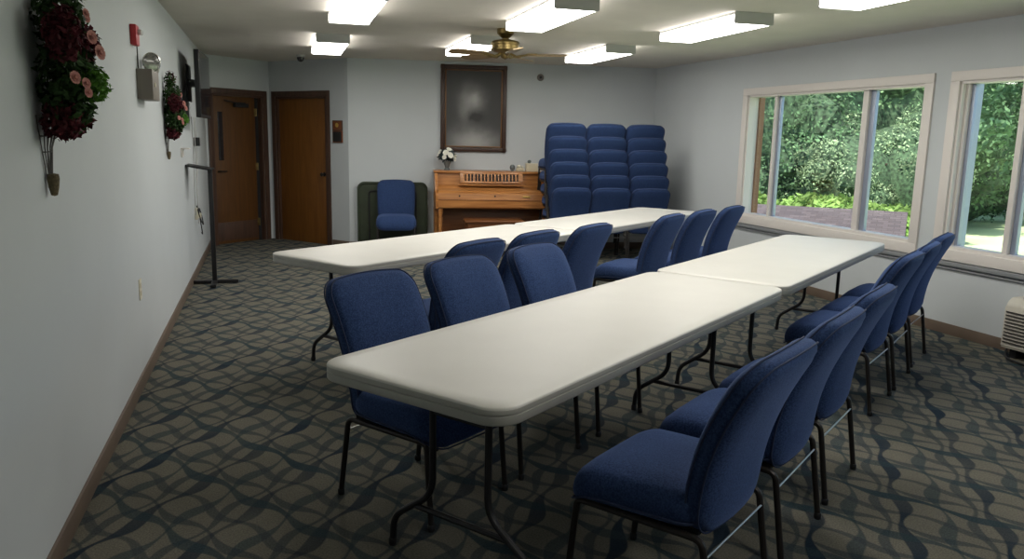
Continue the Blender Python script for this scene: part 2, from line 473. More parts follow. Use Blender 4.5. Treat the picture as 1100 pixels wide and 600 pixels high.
FP = [(-.0, Y0), A, Bc, C, D, (RX(Y0), Y0)]
def slab(name, z0, z1, m):
    bm = bmesh.new(); e = .14
    pts = [(-e, Y0-e), (-e, A[1]+.2), (Bc[0]-.05, Bc[1]+.2), (C[0]+.1, C[1]+.2), (D[0]+e, D[1]+e+.05), (RX(Y0)+e, Y0-e)]
    lo = [bm.verts.new((x, y, z0)) for x, y in pts]; hi = [bm.verts.new((x, y, z1)) for x, y in pts]
    bm.faces.new(lo[::-1]); bm.faces.new(hi)
    for i in range(len(pts)): bm.faces.new((lo[i], lo[(i+1) % 6], hi[(i+1) % 6], hi[i]))
    return struct(from_bm(name, bm, m, smooth=False))
slab('floor', -.12, 0, M['carpet'])
slab('ceiling', H, H+.15, M['ceil'])
wall('wall_left', (0, Y0), A)
W1L = (Vector(Bc)-Vector(A)).length; W2L = (Vector(C)-Vector(Bc)).length
wall('wall_entry', A, Bc, [(.10, .93, 0, 1.94)])
wall('wall_closet', Bc, C, [(.12, 1.08, 0, 1.94)])
wall('wall_back', C, D)
y_of = lambda y: (9.80 - y)/math.cos(math.atan(.0336))
WZ = (.67, 1.965)
wins = [(5.33, 7.72), (2.55, 5.00), (-.6, 2.0)]  # last opening is unseen, added to let in more daylight
wall('wall_right', D, (RX(Y0), Y0), [(y_of(b), y_of(a), *WZ) for a, b in wins])
wall('wall_rear', (RX(Y0), Y0), (0, Y0))
strip('baseboard_left', (0, Y0), A, 0, .085, .012, M['base'])
strip('baseboard_entry', A, (A[0]+(Bc[0]-A[0])*.03, A[1]+(Bc[1]-A[1])*.03), 0, .085, .012, M['base'])
strip('baseboard_closet', tuple(Vector(Bc).lerp(Vector(C), 1.16/W2L)), C, 0, .085, .012, M['base'])
strip('baseboard_back', C, D, 0, .085, .012, M['base'])
strip('baseboard_right', D, (RX(Y0), Y0), 0, .085, .012, M['base'])
strip('trim_1', (RX(8.02), 8.02), (RX(-.9), -.9), .545, .578, .035, M['ledge'])
strip('ledge_shadow_line', (RX(8.02), 8.02), (RX(-.9), -.9), .515, .530, .02, M['ledge'])  # grey strip standing in for the shadow line under the ledge

# windows
def window(i, y0, y1, mulls):
    """frame, trim, sashes and panes in the right wall between y0 and y1"""
    z0, z1 = WZ
    ang = math.atan2(1, -.0336)           # wall runs along +y
    root = bpy.data.objects.new('window_%d' % i, None); COL.objects.link(root); struct(root)
    root.location = (RX(y0), y0, 0); root.rotation_euler = (0, 0, ang)     # local x along wall, local +y into the room
    L = (y1-y0)*1.0006
    bm = bmesh.new()
    for (a, b, c, e) in ((-.085, L+.085, z1, z1+.075), (-.085, L+.085, z0-.085, z0), (-.085, 0, z0, z1), (L, L+.085, z0, z1)):
        bm_box(bm, ((a+b)/2, .008, (c+e)/2), (b-a, .022, e-c), bevel=.004)
    from_bm('casing', bm, M['trim'], root)
    bm = bmesh.new()
    for (a, b, c, e) in ((0, L, z1-.02, z1), (0, L, z0, z0+.025), (0, .02, z0, z1), (L-.02, L, z0, z1)):
        bm_box(bm, ((a+b)/2, -.065, (c+e)/2), (b-a, .13, e-c))
    from_bm('jamb', bm, M['trim'], root)
    bm = bmesh.new()
    bm_box(bm, (L-.032, -.15, (z0+z1)/2), (.03, .06, z1-z0)); bm_box(bm, (.032, -.15, (z0+z1)/2), (.03, .06, z1-z0))
    from_bm('outer_jamb', bm, M['cedar' if i == 1 else 'trimshade'], root)
    xs = [.02]
    for (a, w) in mulls:
        bm = bmesh.new()
        bm_box(bm, (a + w*.22, -.060, (z0+z1)/2), (w*.5, .045, z1-z0-.03), bevel=.004)
        o = from_bm('mullion', bm, M['trim'], root)
        bm = bmesh.new()
        bm_box(bm, (a - w*.25, -.085, (z0+z1)/2), (w*.45, .035, z1-z0-.03), bevel=.003)
        from_bm('sash_track', bm, M['trimshade'], o)
        xs.append(a)
    xs.append(L-.02)
    for a, b in zip(xs, xs[1:]):
        bm = bmesh.new(); bm_box(bm, ((a+b)/2, -.08, (z0+z1)/2), (b-a-.01, .005, z1-z0-.03))
        from_bm('pane', bm, M['glass'], root, smooth=False)
window(1, *wins[0], [(6.0-5.33, .13), (7.285-5.33, .075)])
window(2, *wins[1], [(.62, .1), (4.47-2.55, .09), (2.41, .07)])
window(3, *wins[2], [(.65, .1), (1.95, .1)])  # added out of view, brings daylight onto the near chairs

# doors
def door(i, p0, p1, s0, s1, ztop, casing_w, leafm, recess, hinge_right, window_strip, knob):
    P0 = Vector((*p0, 0)); P1 = Vector((*p1, 0)); d = (P1-P0).normalized()
    root = bpy.data.objects.new('door_%d' % i, None); COL.objects.link(root); struct(root)
    root.location = P0; root.rotation_euler = (0, 0, math.atan2(d.y, d.x))   # local -y is the room
    bm = bmesh.new(); w = casing_w
    for a, b, c, e in ((s0-w, s0, 0, ztop+w), (s1, s1+w, 0, ztop+w), (s0, s1, ztop, ztop+w)):
        bm_box(bm, ((a+b)/2, -.009, (c+e)/2), (b-a, .018, e-c), bevel=.003)
    for a, b, c, e in ((s0, s0+.03, 0, ztop), (s1-.03, s1, 0, ztop), (s0, s1, ztop-.03, ztop)):
        bm_box(bm, ((a+b)/2, T/2, (c+e)/2), (b-a, T, e-c))
    from_bm('frame', bm, M['casing'], root)
    a, b = s0+.03, s1-.03
    gap = .07 if window_strip else 0
    if hinge_right: b -= gap
    bm = bmesh.new(); bm_box(bm, ((a+b)/2, recess+.02, (ztop-.03)/2), (b-a, .04, ztop-.03), bevel=.003)
    leaf = from_bm('leaf', bm, leafm, root)
    if gap:
        bm = bmesh.new(); bm_box(bm, (s1-.065, recess+.03, (ztop-.03)/2), (.07, .02, ztop-.03))  # black strip standing in for the shade in the door gap
        from_bm('gap_shade', bm, M['blackm'], root)
        for z in (.25, 1.0, 1.72):
            bm = bmesh.new(); bm_box(bm, (b+.004, recess-.004, z), (.035, .012, .1), bevel=.002)
            bm_tube(bm, [(b+.012, recess-.012, z-.05), (b+.012, recess-.012, z+.05)], .008)
            from_bm('hinge', bm, M['brass'], leaf)
    if window_strip:
        bm = bmesh.new(); bm_box(bm, (a+.13, recess-.001, 1.40), (.075, .006, .62), bevel=.002)
        from_bm('vision_panel', bm, M['screen'], leaf)
        bm = bmesh.new(); bm_box(bm, ((a+b)/2+.1, recess-.03, 1.80), (.22, .05, .05), bevel=.006)
        bm_tube(bm, [((a+b)/2+.15, recess-.06, 1.83), ((a+b)/2-.05, recess-.09, 1.83), ((a+b)/2-.16, recess-.02, 1.86)], .008)
        from_bm('door_closer', bm, M['blackm'], leaf)
        bm = bmesh.new(); bm_box(bm, ((a+b)/2, recess-.002, .16), (b-a-.04, .004, .24), bevel=.001)
        from_bm('kick_plate', bm, M['casing'], leaf)
        bm = bmesh.new(); bm_tube(bm, fillet([(a+.07, recess, .95), (a+.07, recess-.05, .95), (a+.17, recess-.05, .95)], .02), .009)
        from_bm('handle', bm, M['bronze'], leaf)
    if knob:
        bm = bmesh.new()
        bm_lathe(bm, [(.0, 0), (.028, 0), (.028, .006), (.010, .010), (.010, .035), (.024, .042), (.027, .055), (.018, .066), (0, .068)],
                 (b-.06, recess, .93), 14, Matrix.Rotation(PI/2, 3, 'X'))
        from_bm('knob', bm, M['bronze'], leaf)
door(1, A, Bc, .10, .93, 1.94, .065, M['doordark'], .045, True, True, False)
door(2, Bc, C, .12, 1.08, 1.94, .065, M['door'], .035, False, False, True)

# ------------------------------------------------------------------ chair
def make_chair():
    root = empty('stacking_chair')
    def seatdef(x, y, z):
        f = (y+.24)/.48                        # 0 back .. 1 front
        zz = z + .410 - .010*f
        if f > .72: zz -= .055*((f-.72)/.28)**2
        return (x*(1+.05*(f-.3)), y + .03, zz)
    seat = from_bm('seat', cushion(.475, .47, .085, .116, .034, .020, seatdef, .02), M['fabric'], root, angle=80)
    bm = bmesh.new(); bm_tube(bm, [seatdef(p[0]*1.004, p[1]*1.004, -.034) for p in rrect(.475, .47, .085, bulge=.02)], .0035, 6, True)
    from_bm('piping', bm, M['piping'], seat)
    bm = bmesh.new(); bm_box(bm, (0, .01, .345), (.41, .39, .018), bevel=.006)
    from_bm('seat_pan', bm, M['under'], root)
    def backdef(x, y, z):
        # y: -.25 bottom .. +.25 top; z thickness, +z towards the sitter
        f = (y+.26)/.52
        wd = .93 + .08*math.sin(min(1, f*1.15)*PI/2)
        curve = -.045*f - .125*f*f + .016*math.sin(f*PI)
        cup = .022*(x/.23)**2
        h = .338 + f*.552
        return (x*wd, -.185 + curve + z + cup, h + z*.25 - .012*(x/.23)**2*f)
    back = from_bm('backrest', cushion(.472, .52, .066, .082, .036, .020, backdef, .012, .008), M['fabric'], root, angle=80)
    bm = bmesh.new()
    for zz in (.020, -.022):
        bm_tube(bm, [backdef(p[0]*.992, p[1]*.992, zz) for p in rrect(.472, .52, .066, bulge=.012)], .0032, 6, True)
    from_bm('piping', bm, M['piping'], back)
    r = .0115
    for s in (-1, 1):
        x = .225*s
        fl = fillet([(x, .165, .338), (x, .222, .338), (x*1.02, .252, .012)], .07, 6)
        bm = bmesh.new(); bm_tube(bm, fl, r, 10); from_bm('leg', bm, M['bronze'], root)
        bl = fillet([(x, -.130, .338), (x, -.205, .338), (x*1.02, -.252, .012)], .07, 6)
        bm = bmesh.new(); bm_tube(bm, bl, r, 10); from_bm('leg', bm, M['bronze'], root)
        bm = bmesh.new(); bm_tube(bm, [(x, -.13, .338), (x, .165, .338)], r, 10); from_bm('side_rail', bm, M['bronze'], root)
        bm = bmesh.new(); bm_tube(bm, fillet([(x*.86, -.10, .342), (x*.86, -.17, .345), (x*.86, -.18, .42)], .05), .009, 8)
        from_bm('back_support', bm, M['bronze'], root)
        for yy in (.252, -.252):
            bm = bmesh.new(); bm_lathe(bm, [(0, 0), (.013, 0), (.0145, .004), (.0145, .022), (.012, .026), (0, .026)], (x*1.02, yy, 0), 10)
            from_bm('foot_cap', bm, M['black'], root)
    bm = bmesh.new(); bm_tube(bm, [(-.226, -.218, .285), (.226, -.218, .285)], .0038, 6); from_bm('stretcher', bm, M['chrome'], root)
    return root

chair0 = make_chair(); used = [False]
OX, OY, TH = .8374, 2.5512, .9268
dv = Vector((math.sin(TH), math.cos(TH), 0)); nv = Vector((math.cos(TH), -math.sin(TH), 0))
def uv(u, v, z=0.0): return Vector((OX, OY, z)) + dv*u + nv*v
def chair(loc, rz, label, group, rx=0.0):
    o = chair0 if not used[0] else copy_tree(chair0)
    used[0] = True
    o.location = loc; o.rotation_euler = (rx, 0, rz); tag(o, label, 'chair', group); return o
def facing(v): return math.atan2(v.y, v.x) - PI/2

G1 = 'blue chairs tucked behind the front table'
for u, lab in ((.70, 'blue fabric chair tucked behind the near end of the front white table'),
               (1.29, 'middle one of three blue chairs tucked behind the front white table'),
               (1.94, 'blue chair behind the front table, beside the seam where two tables meet')):
    chair(uv(u, -.135), facing(nv) + random.uniform(-.03, .03), lab, G1)
G2 = 'blue chairs along the open side of the front tables'
for (u, v, lab) in ((.66, .99, 'nearest blue chair of all, full seat showing, back to the viewer'),
                 (1.27, .995, 'second blue chair from the viewer along the front tables, seat partly showing'),
                 (1.88, .985, 'third blue chair from the viewer, last of the three at the nearer front table'),
                 (3.17, .885, 'blue chair at the farther front table, nearest of the three below the window'),
                 (3.755, .89, 'middle of three blue chairs below the window at the farther front table'),
                 (4.39, .88, 'blue chair closest to the window sill, farthest along the front tables')):
    chair(uv(u, v), facing(-nv) + random.uniform(-.025, .025), lab, G2)
G3 = 'blue chairs between the two long tables facing the back table'
for (u, v, a, lab) in ((1.89, -1.12, 0, 'blue chair at the long back table, only its top above the nearest row'),
                 (2.49, -1.13, 0, 'second blue chair from the open floor along the near side of the back table'),
                 (3.12, -1.09, 0, 'blue chair at the back table beside the junction of its two tops, angled'),
                 (4.22, -1.03, .04, 'blue chair with visible seat pulled up to the window end of the back table'),
                 (4.83, -1.01, 0, 'middle of three blue chairs lined up at the window end of the back table'),
                 (5.44, -.98, 0, 'blue chair nearest the far window in the row at the back table')):
    chair(uv(u, v), facing(-nv) + a, lab, G3)
# lone chair against the back wall
bd = (Vector(D)-Vector(C)).normalized(); bn = Vector((bd.y, -bd.x))     # along wall, into room
def bw(s, o): p = Vector(C) + bd*s + bn*o; return p
brz = math.atan2(bd.y, bd.x)
p = bw(.60, .40); chair((p.x, p.y, 0), brz + PI, 'lone blue chair facing the room in front of the dark green panel', 'lone chair')
ORD = ['topmost', 'second from the top', 'third from the top', 'fourth from the top', 'fifth from the top', 'lowest']
for k, (s, nm) in enumerate(((2.675, 'in the stack next to the piano'), (3.16, 'in the middle one of three stacks'), (3.645, 'in the stack nearest the room corner'))):
    for j in range(6):
        p = bw(s - .012*j, .88 - .030*j)
        chair((p.x, p.y, .150*j), brz, '%s blue chair %s' % (ORD[5-j], nm), 'stacked blue chairs')

# ------------------------------------------------------------------ folding tables
def make_table(legm):
    root = empty('folding_table')
    L, W = 2.44, .762
    bm = bmesh.new()
    prof = [(0.05, .680), (.010, .680), (.003, .683), (0, .688), (0, .710), (.004, .712), (.004, .715), (0, .717), (0, .729), (.0015, .7335), (.006, .7365), (.06, .7375)]
    rings = []
    base = rrect(L, W, .085, 8)
    for ins, z in prof:
        sx = (L-2*ins)/L; sy = (W-2*ins)/W
        rings.append([bm.verts.new((p_[0]*sx, p_[1]*sy, z)) for p_ in base])
    for i, (a, b) in enumerate(zip(rings, rings[1:])):
        n = len(a)
        for k in range(n): bm.faces.new((a[k], a[(k+1) % n], b[(k+1) % n], b[k])).material_index = 1 if i < 8 else 0
    bm.faces.new(rings[0][::-1]); bm.faces.new(rings[-1])
    from_bm('tabletop', bm, None, root, mats=[M['plastic'], M['plastic_edge']], angle=40)
    for sx in (-1, 1):
        x = sx*.94
        for sy in (-1, 1):
            bm = bmesh.new()
            pts = fillet([(x, sy*.12, .69), (x, sy*.12, .25), (x, sy*.305, .115), (x, sy*.312, .012)], .06, 5)
            bm_tube(bm, pts, .0125, 10); lg = from_bm('leg', bm, legm, root)
            bm = bmesh.new(); bm_lathe(bm, [(0, 0), (.015, 0), (.016, .02), (.013, .028), (0, .028)], (x, sy*.312, 0), 10)
            from_bm('foot_cap', bm, M['black'], lg)
        bm = bmesh.new()
        bm_tube(bm, [(x, -.20, .185), (x, .20, .185)], .011, 8); from_bm('cross_bar', bm, legm, root); bm = bmesh.new()
        bm_tube(bm, [(x, -.12, .55), (x, .12, .55)], .009, 8); from_bm('cross_bar', bm, legm, root); bm = bmesh.new()
        bm_tube(bm, [(x, -.27, .675), (x, .27, .675)], .012, 8)
        from_bm('cross_bar', bm, legm, root)
        bm = bmesh.new(); bm_tube(bm, fillet([(x, 0, .55), (x-sx*.22, 0, .60), (x-sx*.38, 0, .685)], .05), .008, 8)
        from_bm('folding_brace', bm, legm, root)
        bm = bmesh.new(); bm_box(bm, (x-sx*.38, 0, .684), (.05, .52, .018), bevel=.004); from_bm('brace_bracket', bm, legm, root)
    return root
def place_table(root, p0, dirv, nrm, lab):
    c = p0 + dirv*1.22 + nrm*.381
    root.location = c; root.rotation_euler = (0, 0, math.atan2(dirv.y, dirv.x)); tag(root, lab, 'table', 'white folding tables')
t1 = make_table(M['tleg']); place_table(t1, uv(.03, 0), dv, nv, 'nearest white plastic folding table with rounded corners and black legs')
t2 = copy_tree(t1); place_table(t2, uv(2.485, -.005), dv, nv, 'white folding table continuing the front row, its far end toward the big window')
FT = .9523
dv2 = Vector((math.sin(FT), math.cos(FT), 0)); nv2 = Vector((math.cos(FT), -math.sin(FT), 0)); F0 = Vector((.7122, 5.0779, 0))
t3 = copy_tree(t1); place_table(t3, F0, dv2, nv2, 'white folding table of the back row, its free end toward the wooden doors')
t4 = make_table(M['tleg_grey']); dv3 = Vector((math.sin(FT-.03), math.cos(FT-.03), 0)); nv3 = Vector((math.cos(FT-.03), -math.sin(FT-.03), 0))
place_table(t4, F0 + dv2*2.46, dv3, nv3, 'white folding table with grey legs in the back row, below the stacked chairs')

# ------------------------------------------------------------------ ceiling lights, fan, devices
def make_light():
    root = empty('ceiling_light')
    bm = bmesh.new()
    bm_box(bm, (0, 0, -.012), (.30, 1.20, .024), bevel=.002)
    from_bm('housing', bm, M['fixture'], root)
    for s in (-1, 1):
        bm = bmesh.new()
        t = [(-.160, 0), (.160, 0), (.160, -.076), (.152, -.085), (-.152, -.085), (-.160, -.076)]
        a = [bm.verts.new((x, s*.605, z)) for x, z in t]; b = [bm.verts.new((x, s*.618, z)) for x, z in t]
        bm.faces.new(a); bm.faces.new(b[::-1])
        for k in range(6): bm.faces.new((a[k], b[k], b[(k+1) % 6], a[(k+1) % 6]))
        from_bm('end_cap', bm, M['fixture'], root, smooth=False)
    bm = bmesh.new()
    t = [(.155, -.022), (.155, -.072), (.148, -.081), (-.148, -.081), (-.155, -.072), (-.155, -.022)]
    a = [bm.verts.new((x, -.603, z)) for x, z in t]; b = [bm.verts.new((x, .603, z)) for x, z in t]
    for k in range(5): bm.faces.new((a[k], a[k+1], b[k+1], b[k])).material_index = 1 if k in (0, 4) else 0
    from_bm('diffuser', bm, None, root, smooth=False, mats=[M['lens'], M['lens_side']])
    return root
L0 = make_light(); first = True
LP = [(1.38, 8.63, 'square-looking ceiling light above the wooden doors'),
      (1.37, 5.98, 'lit ceiling light over the open floor, second closest to the left wall'),
      (2.76, 8.10, 'lit ceiling light half hidden behind the ceiling fan'),
      (2.76, 5.80, 'long lit ceiling light just in front of the ceiling fan'),
      (4.17, 8.18, 'lit ceiling light above the stacked blue chairs'),
      (4.18, 5.88, 'lit ceiling light in front of the large window'),
      (4.25, 3.85, 'ceiling light cut by the top of the picture near the windows'),
      (2.76, 3.25, 'ceiling light above the nearest table, out of frame'),
      (2.76, .6, 'added unseen ceiling light behind the viewer, brightening the near seats')]  # unseen fixture added to brighten the nearest seat and tabletop
for x, y, lab in LP:
    o = L0 if first else copy_tree(L0); first = False
    o.location = (x, y, H); o.rotation_euler = (0, 0, -.02); tag(o, lab, 'ceiling light', 'fluorescent ceiling lights')

fan = empty('ceiling_fan', (2.77, 6.95, H - .02), 0, 'antique brass ceiling fan with wooden blades hanging between the lights', 'ceiling fan')
bm = bmesh.new(); bm_lathe(bm, [(0, .02), (.075, .02), (.075, -.02), (.05, -.045), (.03, -.06), (.03, -.075), (0, -.075)], seg=24); from_bm('canopy', bm, M['brass'], fan)
bm = bmesh.new(); bm_lathe(bm, [(0, -.07), (.05, -.07), (.115, -.085), (.128, -.10), (.128, -.112), (.122, -.116), (.122, -.145), (.128, -.149), (.128, -.158), (.10, -.175), (.05, -.185), (0, -.185)], seg=28)
from_bm('motor_housing', bm, M['brass'], fan)
bm = bmesh.new(); bm_lathe(bm, [(0, -.18), (.045, -.18), (.05, -.20), (.035, -.225), (.012, -.235), (0, -.24)], seg=20)
from_bm('hub', bm, M['brass'], fan)
for k in range(5):
    a = math.radians(-24 + 72*k); rot = Matrix.Rotation(a, 3, 'Z')
    bm = bmesh.new()
    L_ = .34; outl = []
    n_ = 12
    for j in range(n_+1):
        t = j/n_; outl.append((.20 + L_*t, .042 + .022*math.sin(t*PI*.6) - (.03*max(0, t-.88)/.12)))
    pts = outl + [(x, -y) for x, y in outl[::-1]]
    tilt = Matrix.Rotation(math.radians(12), 3, 'X')
    lo = [bm.verts.new(rot @ (tilt @ Vector((x, y, -.004)) + Vector((0, 0, -.20)))) for x, y in pts]
    hi = [bm.verts.new(rot @ (tilt @ Vector((x, y, .004)) + Vector((0, 0, -.20)))) for x, y in pts]
    bm.faces.new(lo[::-1]); bm.faces.new(hi)
    for i in range(len(pts)): bm.faces.new((lo[i], lo[(i+1) % len(pts)], hi[(i+1) % len(pts)], hi[i]))
    bl = from_bm('blade', bm, M['blade'], fan)
    bm = bmesh.new(); bm_tube(bm, [rot @ Vector(p_) for p_ in ((.04, 0, -.185), (.10, .0, -.215), (.16, 0, -.205), (.24, 0, -.195))], .010, 8)
    bm_box(bm, rot @ Vector((.235, 0, -.192)), (.09, .06, .006), rot @ tilt, .002)
    from_bm('blade_arm', bm, M['brass'], bl)

def lathe_thing(name, loc, prof, m, rot=None, label=None, cat=None, seg=20):
    bm = bmesh.new(); bm_lathe(bm, prof, seg=seg); o = from_bm(name, bm, m); o.location = loc
    if rot: o.rotation_euler = rot
    return tag(o, label, cat)
cam_r = empty('security_camera', (1.16, 10.35, H), 0, 'small black dome camera on the ceiling before the wooden doors', 'camera')
bm = bmesh.new(); bm_lathe(bm, [(0, 0), (.055, 0), (.055, -.02), (.045, -.028), (0, -.028)]); from_bm('mount', bm, M['fixture'], cam_r)
bm = bmesh.new(); bm_lathe(bm, [(.042, -.026), (.045, -.04), (.036, -.065), (.02, -.08), (0, -.084)]); from_bm('dome', bm, M['screen'], cam_r)
p = bw(2.46, 0); sm = empty('wall_sensor', (p.x, p.y, 2.235), brz, 'small round grey sensor high on the back wall', 'sensor')
bm = bmesh.new(); bm_lathe(bm, [(0, 0), (.045, 0), (.045, .015), (.035, .03), (0, .03)], rot=Matrix.Rotation(PI/2, 3, 'X')); from_bm('base', bm, M['beige'], sm)
bm = bmesh.new(); bm_lathe(bm, [(0, .028), (.02, .028), (.016, .042), (0, .045)], rot=Matrix.Rotation(PI/2, 3, 'X')); from_bm('button', bm, M['black'], sm)

# ------------------------------------------------------------------ painting on the back wall
p = bw(1.595, 0)
pic = empty('framed_painting', (p.x, p.y, 1.815), brz, 'tall dark framed grey painting above the piano', 'painting')
W_, H_ = .86, 1.10
bm = bmesh.new()
for c, s in (((0, -.02, H_/2-.03), (W_, .04, .052)), ((0, -.02, -H_/2+.03), (W_, .04, .052)), ((-W_/2+.03, -.02, 0), (.052, .04, H_)), ((W_/2-.03, -.02, 0), (.052, .04, H_))):
    bm_box(bm, c, s, bevel=.008)
from_bm('frame', bm, M['frame'], pic)
bm = bmesh.new()
for c, s in (((0, -.018, H_/2-.068), (W_-.11, .024, .016)), ((0, -.018, -H_/2+.068), (W_-.11, .024, .016)), ((-W_/2+.068, -.018, 0), (.016, .024, H_-.11)), ((W_/2-.068, -.018, 0), (.016, .024, H_-.11))):
    bm_box(bm, c, s, bevel=.003)
from_bm('inner_frame', bm, M['framegold'], pic)
bm = bmesh.new(); bm_box(bm, (0, -.010, 0), (W_-.12, .012, H_-.12)); from_bm('canvas', bm, M['art'], pic, smooth=False)

# ------------------------------------------------------------------ piano
s0 = 1.08; PW = 1.43
p = bw(s0 + PW/2, 0)
pn = empty('upright_piano', (p.x, p.y, 0), brz, 'honey oak spinet piano against the back wall under the painting', 'piano')
# local: x along wall, -y into the room, z up
bm = bmesh.new(); hw = PW/2
bm_box(bm, (0, -.19, .52), (PW-.06, .34, .98), bevel=.004)
from_bm('case', bm, M['oak'], pn)
bm = bmesh.new(); bm_box(bm, (0, -.20, 1.02), (PW+.02, .39, .028), bevel=.007); from_bm('lid', bm, M['oak'], pn)
for s in (-1, 1):
    bm = bmesh.new()
    prof = [(-.02, 0), (-.40, 0), (-.40, .55), (-.66, .58), (-.66, .76), (-.50, .80), (-.42, 1.0), (-.02, 1.0)]
    a = [bm.verts.new((s*hw, y, z)) for y, z in prof]; b = [bm.verts.new((s*(hw-.035), y, z)) for y, z in prof]
    bm.faces.new(a); bm.faces.new(b[::-1])
    for k in range(len(prof)): bm.faces.new((a[k], b[k], b[(k+1) % len(prof)], a[(k+1) % len(prof)]))
    bmesh.ops.bevel(bm, geom=bm.edges[:], offset=.004, segments=1, affect='EDGES')
    from_bm('side_panel', bm, M['oak'], pn)
bm = bmesh.new()
sec = [(-.40, .585), (-.655, .585), (-.668, .60), (-.668, .68), (-.655, .695), (-.645, .77), (-.60, .80), (-.49, .815), (-.40, .86), (-.38, .86)]
a = [bm.verts.new((-hw+.035, y, z)) for y, z in sec]; b = [bm.verts.new((hw-.035, y, z)) for y, z in sec]
for k in range(len(sec)): bm.faces.new((a[k], b[k], b[(k+1) % len(sec)], a[(k+1) % len(sec)]))
bm.faces.new(a); bm.faces.new(b[::-1])
fb = from_bm('fallboard', bm, M['oak'], pn, angle=25)
bm = bmesh.new(); bm_box(bm, (0, -.669, .69), (PW-.08, .006, .008)); from_bm('seam_moulding', bm, M['oakdark'], fb)
for x in (-.42, .02):
    bm = bmesh.new(); bm_lathe(bm, [(0, 0), (.009, 0), (.011, .010), (.006, .016), (0, .017)], (x, -.654, .74), 10, Matrix.Rotation(PI/2, 3, 'X')); from_bm('lid_knob', bm, M['bronze'], fb)
bm = bmesh.new(); bm_box(bm, (.42, -.657, .735), (.10, .006, .018), bevel=.002); bm_lathe(bm, [(0, 0), (.014, 0), (.012, .014), (0, .016)], (.44, -.656, .735), 10, Matrix.Rotation(PI/2, 3, 'X'))
from_bm('lock_plate', bm, M['gold'], fb)
# music desk with carved openings
bm = bmesh.new(); tl = Matrix.Rotation(math.radians(-14), 3, 'X')
def md(x, z): return Vector((x, -.445, .885)) + tl @ Vector((0, 0, z))
for c, s in ((md(0, .012), (.80, .018, .026)), (md(0, .128), (.80, .018, .022)), (md(-.37, .07), (.06, .018, .12)), (md(.37, .07), (.06, .018, .12))): bm_box(bm, c, s, tl, .003)
for k in range(15):
    x = -.31 + k*.0443
    wdt = .016 if k % 2 else .024
    bm_box(bm, md(x, .07), (wdt, .012, .10), tl, .003)
    if k % 2 == 0: bm_sphere(bm, md(x, .07), .020, (.9, .3, 1.2), 1)
dk = from_bm('music_desk', bm, M['oak'], pn)
bm = bmesh.new(); bm_box(bm, md(0, .07) + Vector((0, .012, 0)), (.76, .006, .10), tl); from_bm('fretwork_backing', bm, M['blackm'], dk)
bm = bmesh.new(); bm_box(bm, (0, -.475, .868), (.84, .05, .016), bevel=.004); from_bm('desk_ledge', bm, M['oak'], dk)
for s in (-1, 1):
    bm = bmesh.new(); x = s*(hw-.06)
    bm_lathe(bm, [(0, 0), (.026, 0), (.030, .03), (.020, .06), (.017, .10), (.021, .30), (.028, .46), (.020, .49), (.030, .52), (.030, .585), (0, .585)], (x, -.62, 0), 14)
    from_bm('leg', bm, M['oak'], pn)
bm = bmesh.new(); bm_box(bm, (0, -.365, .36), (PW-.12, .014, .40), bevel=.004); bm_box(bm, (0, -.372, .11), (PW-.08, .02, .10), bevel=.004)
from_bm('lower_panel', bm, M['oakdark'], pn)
for x in (-.08, 0, .08):
    bm = bmesh.new(); bm_tube(bm, [(x, -.37, .06), (x, -.46, .05)], .010, 8); bm_sphere(bm, (x, -.47, .048), .02, (1, 1.3, .4), 1); from_bm('pedal', bm, M['gold'], pn)
p = bw(s0+.70, .83)
bn_ = empty('piano_bench', (p.x, p.y, 0), brz, 'dark reddish wooden piano bench pushed under the keyboard', 'bench')
bm = bmesh.new(); bm_box(bm, (0, 0, .455), (.72, .33, .028), bevel=.008); from_bm('seat', bm, M['oakdark'], bn_)
bm = bmesh.new()
for c, s in (((0, -.14, .41), (.64, .015, .07)), ((0, .14, .41), (.64, .015, .07)), ((-.32, 0, .41), (.015, .26, .07)), ((.32, 0, .41), (.015, .26, .07))): bm_box(bm, c, s)
from_bm('apron', bm, M['oakdark'], bn_)
for sx in (-1, 1):
    for sy in (-1, 1):
        bm = bmesh.new(); bm_tube(bm, [(sx*.31, sy*.13, .44), (sx*.32, sy*.135, 0)], lambda t: .022-.008*t, 10); from_bm('leg', bm, M['oakdark'], bn_)

def leaves(bm, centre, radii, n, size, mi=0, shell=.55, zflat=1.0, up_bias=.3):
    c = Vector(centre)
    for _ in range(n):
        while True:
            v = Vector((random.uniform(-1, 1), random.uniform(-1, 1), random.uniform(-1, 1)))
            if shell < v.length < 1: break
        p_ = c + Vector((v.x*radii[0], v.y*radii[1], v.z*radii[2]))
        leaf(bm, p_, v, size*random.uniform(.6, 1.4), mi, up_bias)
def leaf(bm, p_, out, s, mi=0, up_bias=.3):
    nrm = (out.normalized()*.8 + Vector((random.gauss(0, .6), random.gauss(0, .6), random.gauss(0, .6) + up_bias))).normalized()
    a = nrm.orthogonal().normalized(); a = (Matrix.Rotation(random.uniform(0, 2*PI), 3, nrm) @ a); b = nrm.cross(a)
    pts = [p_ - a*s*.5, p_ - a*s*.1 + b*s*.28, p_ + a*s*.5 + nrm*s*.1, p_ - a*s*.1 - b*s*.28]
    f = bm.faces.new([bm.verts.new(q_) for q_ in pts]); f.material_index = mi

